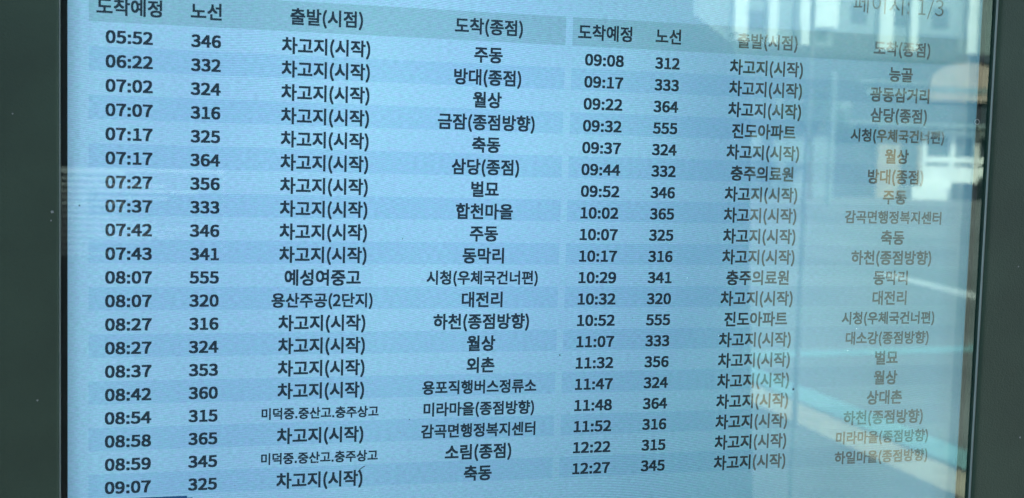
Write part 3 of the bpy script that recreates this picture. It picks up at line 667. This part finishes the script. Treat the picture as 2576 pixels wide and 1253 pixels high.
# shelter panel added to dim the left reflection, with a cut-off corner and a small opening
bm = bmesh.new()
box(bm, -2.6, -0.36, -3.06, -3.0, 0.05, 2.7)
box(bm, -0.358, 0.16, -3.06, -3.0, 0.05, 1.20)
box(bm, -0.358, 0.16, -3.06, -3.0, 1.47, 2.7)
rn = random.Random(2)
for k in range(14):                                # boards added so their slots mirror as a soft pale glow
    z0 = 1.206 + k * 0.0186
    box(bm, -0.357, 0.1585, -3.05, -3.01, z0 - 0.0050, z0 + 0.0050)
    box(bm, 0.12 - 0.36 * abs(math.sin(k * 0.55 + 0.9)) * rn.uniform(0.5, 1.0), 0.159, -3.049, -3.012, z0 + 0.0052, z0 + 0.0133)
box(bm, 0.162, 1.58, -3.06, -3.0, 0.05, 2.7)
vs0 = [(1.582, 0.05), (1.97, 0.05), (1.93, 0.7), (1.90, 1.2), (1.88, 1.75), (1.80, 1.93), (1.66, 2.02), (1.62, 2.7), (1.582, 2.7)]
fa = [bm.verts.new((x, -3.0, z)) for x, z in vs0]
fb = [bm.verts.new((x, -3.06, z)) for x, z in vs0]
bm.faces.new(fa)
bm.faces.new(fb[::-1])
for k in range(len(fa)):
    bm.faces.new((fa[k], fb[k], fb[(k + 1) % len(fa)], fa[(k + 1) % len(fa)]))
sp = thing('blocker_panel', 'added dark shelter end panel mirrored as the dim left side of the glass', 'blocker', (0, -3.03, 0))
def under(o, root):
    o.parent = root
    o.matrix_parent_inverse = Matrix.Translation(root.location).inverted()
    return o
under(mesh_obj('panel', bm, M_BLOCKER), sp)
under(boxes('edge_post', M_PALE_DARK, None, (2.095, 2.105, -3.02, -3.0, 0.0, 2.4), (1.5, 2.093, -3.04, -3.01, 2.36, 2.4)), sp)
for x in (-2.4, 1.4):
    under(boxes('foot', M_STEEL, None, (x - 0.05, x + 0.05, -3.09, -2.97, 0.0, 0.05)), sp)

def post(label, x, y, r, h, name='steel_post', cat='post'):
    bm = bmesh.new()
    bmesh.ops.create_cone(bm, cap_ends=True, segments=20, radius1=r, radius2=r * 0.85, depth=h, matrix=Matrix.Translation((0, 0, h / 2)))
    bmesh.ops.create_cone(bm, cap_ends=True, segments=20, radius1=r * 2.2, radius2=r * 2.0, depth=0.02, matrix=Matrix.Translation((0, 0, 0.01)))
    o = mesh_obj(name, bm, M_STEEL if cat == 'post' else M_PALE)
    o.location = (x, y, 0)
    return tag(o, label, cat)
o = post('tall pale pole mirrored beside the destination column of the right table', 21.5, -37.5, 0.11, 4.6, 'street_pole', 'pole')
o.location.z = -0.012

# low shop building across the junction
YB = -48.0
shop = thing('shop_building', 'low dark shop building with tan wall and salmon arched front mirrored at right', 'building', (29.0, YB, -0.02))
def s(name, mat, *bs, bevel=0.0, parent=None):
    o = boxes(name, mat, None, *bs, bevel=bevel)
    return under(o, shop)
s('wall', M_DKWALL, (20.0, 46.0, YB - 8, YB, -0.02, 6.1))
s('tan_wall', M_TAN, (29.6, 32.0, YB, YB + 0.12, -0.02, 3.15))
s('door', M_DKWALL, (30.75, 31.55, YB + 0.12, YB + 0.17, -0.02, 2.68))
win = s('window', M_WHITE_P, (31.75, 31.97, YB, YB + 0.2, 0.0, 3.1), (33.18, 33.40, YB, YB + 0.2, 0.0, 3.1), (34.4, 34.62, YB, YB + 0.2, 0.0, 3.1), (36.0, 36.2, YB, YB + 0.2, 0.0, 3.1),
        (31.97, 36.0, YB + 0.01, YB + 0.18, 2.78, 3.06), (31.97, 36.0, YB + 0.01, YB + 0.18, 1.6, 1.86), (31.97, 36.0, YB + 0.01, YB + 0.18, 0.0, 1.45))
pn = boxes('pane', M_PANE, win, (31.97, 33.18, YB + 0.02, YB + 0.06, 1.86, 2.78), (33.40, 34.4, YB + 0.02, YB + 0.06, 1.86, 2.78), (34.62, 36.0, YB + 0.02, YB + 0.06, 1.86, 2.78), (31.97, 36.0, YB + 0.02, YB + 0.06, 1.45, 1.6))
pn.matrix_parent_inverse = win.matrix_parent_inverse.copy()
pn.matrix_parent_inverse = Matrix.Translation(shop.location).inverted()
pn.parent = shop
bm = bmesh.new()                                   # salmon arched fascia
prof = [(31.9, 4.35)] + [(33.9 + 2.0 * math.cos(math.pi - t * math.pi / 14), 4.9 + 1.15 * math.sin(t * math.pi / 14)) for t in range(15)] + [(35.9, 4.35)]
fa = [bm.verts.new((x, YB + 0.25, z)) for x, z in prof]
fb = [bm.verts.new((x, YB, z)) for x, z in prof]
bm.faces.new(fa)
for k in range(len(fa)):
    bm.faces.new((fa[k], fb[k], fb[(k + 1) % len(fa)], fa[(k + 1) % len(fa)]))
under(mesh_obj('arched_fascia', bm, M_PINK), shop)
s('fascia_strip', M_PALE, (31.95, 35.85, YB + 0.25, YB + 0.29, 4.72, 4.95), (28.9, 31.9, YB, YB + 0.1, 4.5, 4.75), (28.6, 31.9, YB, YB + 0.1, 5.0, 5.12))
s('canopy', M_PALE, (27.5, 37.0, YB, YB + 1.0, 3.16, 3.3))
s('step', M_WHITE_P, (30.7, 37.0, YB + 0.2, YB + 1.2, -0.02, 0.5))
s('sign_band', M_PALE, (24.6, 28.2, YB, YB + 0.12, 3.5, 4.15))
s('shutter', M_PALE, (21.2, 24.0, YB, YB + 0.08, -0.02, 2.6))
s('shutter', M_PALE, (24.6, 27.4, YB, YB + 0.08, -0.02, 2.6))
s('planter', M_DKWALL, (32.6, 33.5, YB + 1.25, YB + 1.8, -0.02, 0.75), (33.9, 34.3, YB + 1.25, YB + 1.7, -0.02, 1.0))
s('roof', M_DKWALL, (19.8, 46.2, YB - 8.1, YB + 0.25, 6.1, 6.45))

# pale block behind the shop
apt = thing('apartment_building', 'pale apartment block with white columns mirrored across the upper right corner', 'building', (28, -58, -0.02))
def a(name, mat, *bs):
    return under(boxes(name, mat, None, *bs), apt)
k = 58.9 / 48.9
zb = lambda z: 1.55 + (z - 1.55) * k
a('wall', M_PALE, (15.5 * k, 43 * k, -66, -58, -0.02, 14))
for x0, x1, z0 in ((22.41, 23.02, 5.0), (23.98, 24.41, 5.3), (29.26, 29.91, 6.6), (30.78, 31.12, 6.8), (33.65, 34.11, 6.8), (36.3, 36.8, 6.8)):
    a('column', M_COLUMN, (x0 * k, x1 * k, -58, -57.6, 0, 13))
a('bay', M_COLUMN, (25.32 * k, 27.1 * k, -58, -57.3, zb(7.2), 13), (25.41 * k, 26.02 * k, -58, -57.32, 0, zb(7.2) - 0.003))
a('window', M_PANE, (23.05 * k, 23.95 * k, -58, -57.95, zb(7.0), zb(7.8)))
a('window', M_DKWALL, (27.2 * k, 29.2 * k, -58, -57.95, zb(6.2), zb(7.1)))
for wx in (28.0, 29.95, 32.0):
    a('window', M_PANE, (wx * k, (wx + 0.8) * k, -58, -57.94, zb(7.5), zb(8.4)))
a('window', M_DKWALL, (31.4 * k, 33.4 * k, -58, -57.95, zb(6.4), zb(7.2)))

# trees between the buildings
def tree(x, y, h, rad, n, label, seed):
    rn = random.Random(seed)
    t = thing('street_tree', label, 'tree', (x, y, -0.02), None)
    bm = bmesh.new()
    bmesh.ops.create_cone(bm, cap_ends=True, segments=10, radius1=0.16, radius2=0.07, depth=h * 0.7, matrix=Matrix.Translation((0, 0, h * 0.35)))
    for q in range(5):
        an = q * 1.3
        mm = Matrix.Translation((0.5 * math.cos(an), 0.5 * math.sin(an), h * 0.66)) @ Matrix.Rotation(an, 4, 'Z') @ Matrix.Rotation(0.7, 4, 'Y')
        bmesh.ops.create_cone(bm, cap_ends=True, segments=6, radius1=0.06, radius2=0.02, depth=1.7, matrix=mm)
    mesh_obj('trunk', bm, M_BARK, t)
    bm = bmesh.new()
    cl = [Vector((rn.gauss(0, rad * 0.5), rn.gauss(0, rad * 0.5), h * 0.78 + rn.gauss(0, rad * 0.36))) for _ in range(16)]
    for q in range(n):
        c = rn.choice(cl)
        p = c + Vector((rn.gauss(0, 1), rn.gauss(0, 1), rn.gauss(0, 1))) * rad * 0.2
        e = Matrix.Translation(p) @ Matrix.Rotation(rn.random() * 6.3, 4, 'Z') @ Matrix.Rotation(rn.random() * 3.1, 4, 'X') @ Matrix.Scale(rn.uniform(0.08, 0.17), 4)
        bm.faces.new([bm.verts.new(e @ Vector(v)) for v in ((-1, 0, 0), (0, -0.6, 0.1), (1, 0, 0), (0, 0.6, 0.1))])
    mesh_obj('crown', bm, M_LEAF, t)
tree(19.6, -42, 6.6, 1.5, 1500, 'leafy street tree mirrored at the left end of the shop building', 3)
tree(24.5, -44.5, 4.6, 1.2, 1200, 'shorter leafy tree in front of the shop wall', 5)
